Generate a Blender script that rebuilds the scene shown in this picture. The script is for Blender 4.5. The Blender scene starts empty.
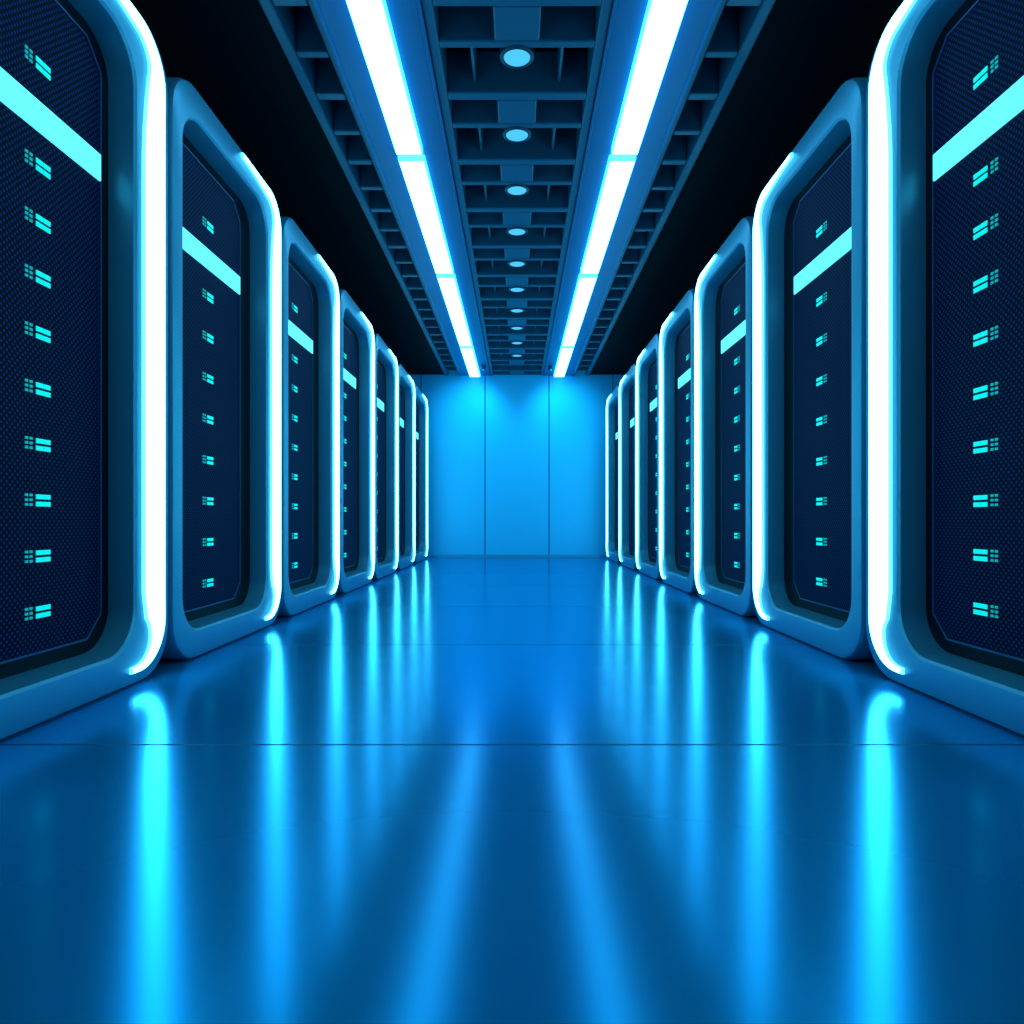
import bpy, bmesh, math
from mathutils import Vector

scene = bpy.context.scene
scene.view_settings.view_transform = 'Standard'

W = 1.25        # half corridor width
P = 1.17        # rack pitch
CAMZ = 0.54
WALL_Y = 9.86
CEIL = 2.65
EMIT = (0.10, 0.72, 1.0)

# ---------------------------------------------------------------- materials
def new_mat(name):
    m = bpy.data.materials.new(name); m.use_nodes = True
    nt = m.node_tree
    return m, nt, nt.nodes['Principled BSDF']

def pmat(name, col, rough=0.5, metal=0.0, emit=None, es=0.0, noise=0.0, spec=0.5, sample=True):
    m, nt, b = new_mat(name)
    b.inputs['Base Color'].default_value = (*col, 1)
    b.inputs['Roughness'].default_value = rough
    b.inputs['Metallic'].default_value = metal
    b.inputs['Specular IOR Level'].default_value = spec
    if emit:
        b.inputs['Emission Color'].default_value = (*emit, 1)
        b.inputs['Emission Strength'].default_value = es
        if not sample:
            try: m.cycles.emission_sampling = 'NONE'
            except Exception: pass
    if noise:
        n = nt.nodes.new('ShaderNodeTexNoise'); n.inputs['Scale'].default_value = 6
        tc = nt.nodes.new('ShaderNodeTexCoord')
        nt.links.new(tc.outputs['Object'], n.inputs['Vector'])
        mr = nt.nodes.new('ShaderNodeMapRange')
        mr.inputs['To Min'].default_value = rough - noise
        mr.inputs['To Max'].default_value = rough + noise
        nt.links.new(n.outputs['Fac'], mr.inputs['Value'])
        nt.links.new(mr.outputs['Result'], b.inputs['Roughness'])
    return m

M_FRAME = pmat('frame_paint', (0.075, 0.29, 0.43), 0.36, 0.5)
M_BODY = pmat('rack_body_black', (0.003, 0.005, 0.012), 0.5)
M_DOOR = pmat('door_black', (0.0012, 0.0022, 0.007), 0.5, spec=0.10)
M_LINE = pmat('door_outline', (0.01, 0.06, 0.16), 0.4, 0.3)
M_STRIP = pmat('strip_core', (0.3, 0.7, 0.9), 0.4, emit=EMIT, es=13.0)
M_STRIPE = pmat('strip_edge_glow', (0.1, 0.5, 0.8), 0.4, emit=(0.10, 0.75, 1.0), es=2.6)  # cyan edge faces imitate the glow around the white strip core
M_BAR = pmat('status_bar', (0.1, 0.5, 0.6), 0.4, emit=(0.13, 0.82, 0.92), es=1.05, sample=False)
M_LED = pmat('led_cyan', (0.0, 0.3, 0.3), 0.4, emit=(0.0, 0.72, 0.66), es=1.0, sample=False)
M_LEDD = pmat('led_dim', (0.0, 0.2, 0.2), 0.4, emit=(0.0, 0.35, 0.36), es=0.8, sample=False)
M_CEILLT = pmat('ceiling_tube', (0.3, 0.7, 0.9), 0.4, emit=(0.27, 0.86, 1.0), es=4.0)
M_CEILSD = pmat('ceiling_tube_side_glow', (0.1, 0.5, 0.8), 0.4, emit=(0.02, 0.50, 1.0), es=8.0)  # blue side emission added to spread a bloom-like glow over the housing
M_HOUS = pmat('light_housing', (0.010, 0.09, 0.22), 0.42, 0.2)
M_BEAM = pmat('ceiling_beam', (0.014, 0.075, 0.14), 0.45, 0.1)
M_CDARK = pmat('ceiling_dark', (0.001, 0.002, 0.005), 0.8, spec=0.1)
M_DISC = pmat('downlight_lens', (0.1, 0.4, 0.6), 0.4, emit=(0.08, 0.42, 0.62), es=0.9, sample=False)
M_DISCD = pmat('downlight_lens_dim', (0.02, 0.15, 0.25), 0.4, emit=(0.01, 0.12, 0.22), es=0.8, sample=False)
M_CAN = pmat('downlight_can', (0.006, 0.02, 0.045), 0.5)
M_WALL = pmat('wall_panel', (0.03, 0.40, 0.68), 0.5, 0.0, spec=0.2)
M_WALLD = pmat('wall_dark', (0.003, 0.008, 0.02), 0.8, spec=0.1)

def mesh_mat():
    m, nt, b = new_mat('perforated_mesh')
    tc = nt.nodes.new('ShaderNodeTexCoord')
    sp = nt.nodes.new('ShaderNodeSeparateXYZ')
    nt.links.new(tc.outputs['Object'], sp.inputs[0])
    def M(op, a, bb=None):
        n = nt.nodes.new('ShaderNodeMath'); n.operation = op
        for i, v in enumerate((a, bb)):
            if v is None: continue
            if isinstance(v, (int, float)): n.inputs[i].default_value = v
            else: nt.links.new(v, n.inputs[i])
        return n.outputs[0]
    k = math.pi / 0.0095
    s1 = M('SINE', M('MULTIPLY', sp.outputs['Y'], k))
    s2 = M('SINE', M('MULTIPLY', sp.outputs['Z'], k))
    v = M('MULTIPLY', s1, s2)
    mr = nt.nodes.new('ShaderNodeMapRange')
    mr.inputs['From Min'].default_value = 0.2
    mr.inputs['From Max'].default_value = 0.5
    nt.links.new(v, mr.inputs['Value'])
    mx = nt.nodes.new('ShaderNodeMix'); mx.data_type = 'RGBA'
    mx.inputs[6].default_value = (0.0004, 0.0008, 0.007, 1)
    mx.inputs[7].default_value = (0.009, 0.026, 0.13, 1)
    nt.links.new(mr.outputs['Result'], mx.inputs[0])
    nt.links.new(mx.outputs[2], b.inputs['Base Color'])
    b.inputs['Roughness'].default_value = 0.55
    b.inputs['Specular IOR Level'].default_value = 0.05
    return m
M_MESH = mesh_mat()

def floor_mat():
    m, nt, b = new_mat('polished_floor')
    tc = nt.nodes.new('ShaderNodeTexCoord')
    sp = nt.nodes.new('ShaderNodeSeparateXYZ')
    nt.links.new(tc.outputs['Object'], sp.inputs[0])
    def M(op, a, bb=None):
        n = nt.nodes.new('ShaderNodeMath'); n.operation = op
        for i, v in enumerate((a, bb)):
            if v is None: continue
            if isinstance(v, (int, float)): n.inputs[i].default_value = v
            else: nt.links.new(v, n.inputs[i])
        return n.outputs[0]
    fr = M('FRACT', M('DIVIDE', M('ADD', sp.outputs['Y'], 13 - 0.32), 1.3))
    seam = M('LESS_THAN', fr, 0.007)
    mx = nt.nodes.new('ShaderNodeMix'); mx.data_type = 'RGBA'
    mx.inputs[6].default_value = (0.001, 0.215, 0.47, 1)
    mx.inputs[7].default_value = (0.0005, 0.05, 0.13, 1)
    nt.links.new(seam, mx.inputs[0])
    nt.links.new(mx.outputs[2], b.inputs['Base Color'])
    n = nt.nodes.new('ShaderNodeTexNoise'); n.inputs['Scale'].default_value = 1.5
    nt.links.new(tc.outputs['Object'], n.inputs['Vector'])
    mr = nt.nodes.new('ShaderNodeMapRange')
    mr.inputs['To Min'].default_value = 0.175
    mr.inputs['To Max'].default_value = 0.195
    nt.links.new(n.outputs['Fac'], mr.inputs['Value'])
    rr = M('ADD', mr.outputs['Result'], M('MULTIPLY', seam, 0.4))
    nt.links.new(rr, b.inputs['Roughness'])
    b.inputs['Metallic'].default_value = 0.62
    b.inputs['Specular Tint'].default_value = (0.03, 0.8, 1.0, 1)
    return m
M_FLOOR = floor_mat()

# ---------------------------------------------------------------- helpers
def make_obj(name, verts, faces, mats, parent=None, fm=None, smooth=False, bevel=0):
    me = bpy.data.meshes.new(name)
    me.from_pydata(verts, [], faces)
    for m in (mats if isinstance(mats, list) else [mats]):
        me.materials.append(m)
    if fm:
        for p, i in zip(me.polygons, fm): p.material_index = i
    bm = bmesh.new(); bm.from_mesh(me)
    bmesh.ops.recalc_face_normals(bm, faces=bm.faces)
    bm.to_mesh(me); bm.free()
    if smooth:
        for p in me.polygons: p.use_smooth = True
    ob = bpy.data.objects.new(name, me)
    scene.collection.objects.link(ob)
    if parent: ob.parent = parent
    if bevel:
        mod = ob.modifiers.new('bev', 'BEVEL'); mod.width = bevel; mod.segments = 2
        mod.limit_method = 'ANGLE'
    return ob

class Acc:
    def __init__(s): s.v = []; s.f = []; s.m = []
    def box(s, x0, x1, y0, y1, z0, z1, mi=0):
        if x0 > x1: x0, x1 = x1, x0
        b = len(s.v)
        s.v += [(x0,y0,z0),(x1,y0,z0),(x1,y1,z0),(x0,y1,z0),(x0,y0,z1),(x1,y0,z1),(x1,y1,z1),(x0,y1,z1)]
        s.f += [tuple(b+i for i in q) for q in ((0,3,2,1),(4,5,6,7),(0,1,5,4),(1,2,6,5),(2,3,7,6),(3,0,4,7))]
        s.m += [mi]*6
    def loops(s, loops, cap0=False, cap1=False, mi=0):
        b = len(s.v); n = len(loops[0])
        for l in loops: s.v += l
        for k in range(len(loops)-1):
            for i in range(n):
                j = (i+1) % n
                s.f.append((b+k*n+i, b+k*n+j, b+(k+1)*n+j, b+(k+1)*n+i)); s.m.append(mi)
        if cap0: s.f.append(tuple(b+i for i in range(n))); s.m.append(mi)
        if cap1: s.f.append(tuple(b+(len(loops)-1)*n+i for i in range(n))); s.m.append(mi)
    def obj(s, name, mats, parent=None, **k):
        return make_obj(name, s.v, s.f, mats, parent, fm=s.m, **k)

def rrect(y0, y1, z0, z1, r, n=10):
    pts = []
    for cy, cz, a0 in ((y1-r, z1-r, 0), (y0+r, z1-r, 90), (y0+r, z0+r, 180), (y1-r, z0+r, 270)):
        for i in range(n+1):
            a = math.radians(a0 + 90*i/n)
            pts.append((cy + r*math.cos(a), cz + r*math.sin(a)))
    return pts

def empty(name, loc=(0,0,0)):
    e = bpy.data.objects.new(name, None); e.location = loc
    e.empty_display_size = 0.2
    scene.collection.objects.link(e); return e

# ---------------------------------------------------------------- server rack
TOP = 2.23
def rack(s, ynear, led_y, led_n, z_lo, z_hi, py1):
    """local coords: x=0 at front plane, deeper = s*positive; y spans .042 .. 1.188"""
    root = empty('server_rack', (s*W, ynear, 0))
    def L(rc, d): return [(s*d, y, z) for y, z in rc]
    oy1 = .975
    a = Acc()
    a.loops([
        L(rrect(.042, 1.188, 0.0, TOP, .17), .30),
        L(rrect(.042, 1.188, 0.0, TOP, .17), .022),
        L(rrect(.048, 1.182, 0.006, TOP-.006, .166), .006),
        L(rrect(.060, 1.170, 0.018, TOP-.018, .158), 0.0),
        L(rrect(.106, oy1, 0.105, 2.110, .15), 0.0),
        L(rrect(.113, oy1-.008, 0.113, 2.102, .145), .008),
        L(rrect(.122, oy1-.018, 0.128, 2.085, .13), .085),
        L(rrect(.122, oy1-.018, 0.128, 2.085, .13), .115),
    ])
    fr = a.obj('frame', M_FRAME, root, smooth=True)
    es = fr.modifiers.new('es', 'EDGE_SPLIT'); es.split_angle = math.radians(30)
    a = Acc(); a.box(s*.115, s*1.0, .06, 1.17, 0.0, TOP-.05)
    a.obj('cabinet_body', M_BODY, root, bevel=.01)
    a = Acc()
    e2 = oy1-.019
    a.loops([L(rrect(.123, e2, .129, 2.084, .129), .113), L(rrect(.123, e2, .129, 2.084, .129), .084)], True, True)
    a.obj('door', M_DOOR, root)
    py0, pz0, pz1 = .145, .175, 2.03
    a = Acc()
    a.loops([L(rrect(py0, py1, pz0, pz1, .07, 1), .0845), L(rrect(py0, py1, pz0, pz1, .07, 1), .077)], True, True)
    a.obj('mesh_panel', M_MESH, root)
    a = Acc()
    w = .005
    a.loops([L(rrect(py0-w, py1+w, pz0-w, pz1+w, .072, 1), .084), L(rrect(py0-w, py1+w, pz0-w, pz1+w, .072, 1), .074),
             L(rrect(py0, py1, pz0, pz1, .07, 1), .074), L(rrect(py0, py1, pz0, pz1, .07, 1), .079)])
    a.obj('panel_outline', M_LINE, root)
    a = Acc(); a.box(s*.078, s*.070, py0+.002, py1-.002, 1.615, 1.70)
    a.obj('status_bar', M_BAR, root, bevel=.003)
    a = Acc()
    zs = [1.805] + [z_hi + (z_lo - z_hi)*i/(led_n-1) for i in range(led_n)]
    for z in zs:
        y = led_y
        for yy in (-.048, -.031):
            for zz in (-.016, -.003, .010):
                a.box(s*.078, s*.0745, y+yy, y+yy+.010, z+zz, z+zz+.007, 1)
        for zz in (-.017, .003):
            a.box(s*.078, s*.0745, y-.006, y+.020, z+zz, z+zz+.013, 0)
            a.box(s*.078, s*.0745, y+.023, y+.050, z+zz, z+zz+.013, 0)
    a.obj('status_leds', [M_LED, M_LEDD], root)
    # curved light strip on the far edge
    ins = .049
    y1 = 1.188 - ins; z1 = TOP - .026; z0 = .042; r = .165
    path = []
    ys, ye = .64, .93
    for i in range(9):
        t = i/8; path.append(((ys + (y1-r-ys)*t, z1), (0, 1)))
    for i in range(1, 15):
        an = math.radians(90 - 90*i/14)
        path.append(((y1-r+r*math.cos(an), z1-r+r*math.sin(an)), (math.cos(an), math.sin(an))))
    for i in range(1, 20):
        path.append(((y1, z1-r - (z1-2*r-z0+0)*i/20), (1, 0)))
    for i in range(0, 15):
        an = math.radians(0 - 90*i/14)
        path.append(((y1-r+r*math.cos(an), z0+r+r*math.sin(an)), (math.cos(an), math.sin(an))))
    for i in range(1, 5):
        path.append(((y1-r + (ye-(y1-r))*i/4, z0), (0, -1)))
    N = len(path)
    cum = [0]
    for i in range(1, N):
        cum.append(cum[-1] + math.dist(path[i][0], path[i-1][0]))
    tot = cum[-1]
    def sm(x): x = max(0, min(1, x)); return x*x*(3-2*x)
    verts = []; faces = []; fm = []
    prof = [(0, .006), (.0, -.005), (.04, -.010), (.25, -.014), (.75, -.014), (.96, -.010), (1, -.005), (1, .006)]
    K = len(prof)
    for i, ((y, z), (ny, nz)) in enumerate(path):
        wd = .022 + .115*sm(cum[i]/.90)
        wd = min(wd, .020 + .117*sm((tot-cum[i])/.40))
        for t, d in prof:
            verts.append((s*d, y - ny*wd*t, z - nz*wd*t))
    for i in range(N-1):
        for k in range(K-1):
            faces.append((i*K+k, i*K+k+1, (i+1)*K+k+1, (i+1)*K+k))
            fm.append(0 if k in (2, 3, 4) else 1)
    faces.append(tuple(range(K))); fm.append(1)
    faces.append(tuple((N-1)*K+i for i in range(K))); fm.append(1)
    make_obj('light_strip', verts, faces, [M_STRIP, M_STRIPE], root, fm=fm)
    return root

gap0 = 2.45
for s in (-1, 1):
    dy = .042 if s > 0 else 0.0     # right-hand doors carry their indicators slightly further along
    for k in range(-1, 7):
        yn = gap0 - 1.2 + k*P
        if k <= 0: rack(s, yn, .62+dy, 9, .285, 1.524, .90)
        elif k == 1: rack(s, yn, .48+dy, 8, .27, 1.50, .81)
        else: rack(s, yn, .44+dy, 8, .27, 1.50, .79)

# ---------------------------------------------------------------- room
XR = 2.32; YB = -2.6
a = Acc(); a.box(-XR, XR, YB, WALL_Y+.1, -.1, 0.0); a.obj('floor', M_FLOOR)
a = Acc(); a.box(-XR, XR, YB, WALL_Y+.1, 2.86, 2.96)
for s in (-1, 1):
    a.box(s*1.05, s*XR, YB, WALL_Y+.1, 2.66, 2.87)
a.obj('ceiling', M_CDARK)
a = Acc(); a.box(-XR-.1, -XR, YB, WALL_Y+.1, -.1, 2.96); a.obj('wall_left', M_WALLD)
a = Acc(); a.box(XR, XR+.1, YB, WALL_Y+.1, -.1, 2.96); a.obj('wall_right', M_WALLD)
a = Acc(); a.box(-XR, XR, YB-.1, YB, -.1, 2.96); a.obj('wall_rear', M_WALLD)
a = Acc()
a.box(-XR, XR, WALL_Y+.03, WALL_Y+.13, -.1, 2.96, 1)
xs = [-2.31, -1.4, -.467, .467, 1.4, 2.31]
for i in range(5):
    a.box(xs[i]+.007, xs[i+1]-.007, WALL_Y, WALL_Y+.04, .0, 2.86, 0)
a.obj('wall_far', [M_WALL, M_WALLD])
a = Acc(); a.box(-W, W, WALL_Y-.015, WALL_Y-.0, 0, .035); a.obj('baseboard_far', M_FRAME)

# ceiling coffer grid
a = Acc()
y0, per = 2.78 - .62*8, .62
zb, zt = CEIL, 2.86
yend = WALL_Y
for s in (-1, 1):
    a.box(s*.345, s*.392, YB, yend, zb, zt)
    a.box(s*.828, s*.855, YB, yend, zb, zt)
    a.box(s*1.0, s*1.05, YB, yend, zb-.01, zt)
k = 0
while True:
    yk = y0 + per*k; k += 1
    if yk + .06 > yend: break
    def seg(x0, x1, ya, yb, z=zb):
        yb2 = min(yb, yend)
        if yb2 > ya: a.box(x0, x1, ya, yb2, z, zt)
    seg(-.345, .345, yk-.06, yk)
    seg(-.10, .10, yk, yk+.20)
    seg(-.345, .345, yk+.20, yk+.245)
    for s in (-1, 1):
        seg(min(s*.855, s*1.0), max(s*.855, s*1.0), yk-.05, yk)
        seg(min(s*.855, s*1.0), max(s*.855, s*1.0), yk+.27, yk+.31)
        seg(min(s*.20, s*.215), max(s*.20, s*.215), yk+.245, yk+.56, zb+.05)
a.obj('ceiling_coffer_grid', M_BEAM, bevel=.009)

# linear lights
segs = [(-2.5, -.3), (-.24, 1.86), (1.92, 3.83), (3.90, 5.68), (5.78, 8.05), (8.15, 9.78)]
for s in (-1, 1):
    root = empty('linear_ceiling_light', (s*.61, 0, 0))
    prof = [(-.218, 2.634), (-.207, 2.634), (-.203, 2.646), (.203, 2.646), (.207, 2.634), (.218, 2.634), (.218, 2.86), (-.218, 2.86)]
    a = Acc()
    a.loops([[(x, YB, z) for x, z in prof], [(x, WALL_Y-.001, z) for x, z in prof]], True, True)
    a.obj('housing', M_HOUS, root)
    verts = Acc()
    for (ya, yb) in segs:
        pr = [(-.076, 2.650), (-.076, 2.622), (-.071, 2.610), (.071, 2.610), (.076, 2.622), (.076, 2.650)]
        b = len(verts.v)
        verts.v += [(x, ya, z) for x, z in pr] + [(x, yb, z) for x, z in pr]
        n = len(pr)
        for i in range(n-1):
            verts.f.append((b+i, b+i+1, b+n+i+1, b+n+i)); verts.m.append(0 if i == 2 else 1)
        verts.f.append(tuple(b+i for i in range(n))); verts.m.append(1)
        verts.f.append(tuple(b+n+i for i in range(n))); verts.m.append(1)
    verts.obj('tube_diffusers', [M_CEILLT, M_CEILSD], root)

# downlights
def circ(r, y, z, n=28): return [(r*math.cos(2*math.pi*i/n), y + r*math.sin(2*math.pi*i/n), z) for i in range(n)]
def downlight(y, r, dim=False):
    root = empty('downlight', (0, y, 0))
    a = Acc()
    a.loops([circ(r+.018, 0, 2.86), circ(r+.018, 0, 2.648), circ(r+.004, 0, 2.640), circ(r, 0, 2.648)], False, False)
    a.obj('can', M_CAN, root, smooth=False)
    a = Acc(); a.loops([circ(r, 0, 2.655), circ(r, 0, 2.646)], True, True)
    a.obj('lens', M_DISCD if dim else M_DISC, root)
for k in range(0, 12):
    yk = 2.78 + per*(k-2) + .30
    if yk < WALL_Y - .1: downlight(yk, .060)

# added spots in invented cans, put in to brighten the far wall with scallops
for s in (-1, 1):
    root = empty('added_wall_spot', (s*.46, WALL_Y-.62, 0))
    a = Acc()
    a.loops([circ(.035, 0, 2.66), circ(.035, 0, 2.595), circ(.028, 0, 2.595), circ(.028, 0, 2.61)], True, True)
    a.obj('can', M_CAN, root)  # invented can around the added spot
    ld = bpy.data.lights.new('wall_fill', 'SPOT'); lo = bpy.data.objects.new('wall_fill', ld)
    scene.collection.objects.link(lo); lo.parent = root
    lo.location = (0, 0, 2.59)
    lo.rotation_euler = Vector((s*.25, .62, -.75)).to_track_quat('-Z', 'Y').to_euler()
    ld.energy = 70; ld.color = (0.0, 0.64, 1.0); ld.spot_size = math.radians(110); ld.spot_blend = 1.0
    ld.shadow_soft_size = .05

# ---------------------------------------------------------------- world/camera
w = bpy.data.worlds.new('World'); scene.world = w; w.use_nodes = True
w.node_tree.nodes['Background'].inputs[0].default_value = (0.0, 0.01, 0.03, 1)
w.node_tree.nodes['Background'].inputs[1].default_value = 0.2

cd = bpy.data.cameras.new('cam'); cam = bpy.data.objects.new('camera', cd)
scene.collection.objects.link(cam)
cam.location = (0, 0, CAMZ); cam.rotation_euler = (math.radians(90), 0, 0)
cd.sensor_width = 36; cd.lens = 36*676/1024
cd.shift_x = -5/1024; cd.shift_y = 8/1024
cd.clip_start = .02
scene.camera = cam
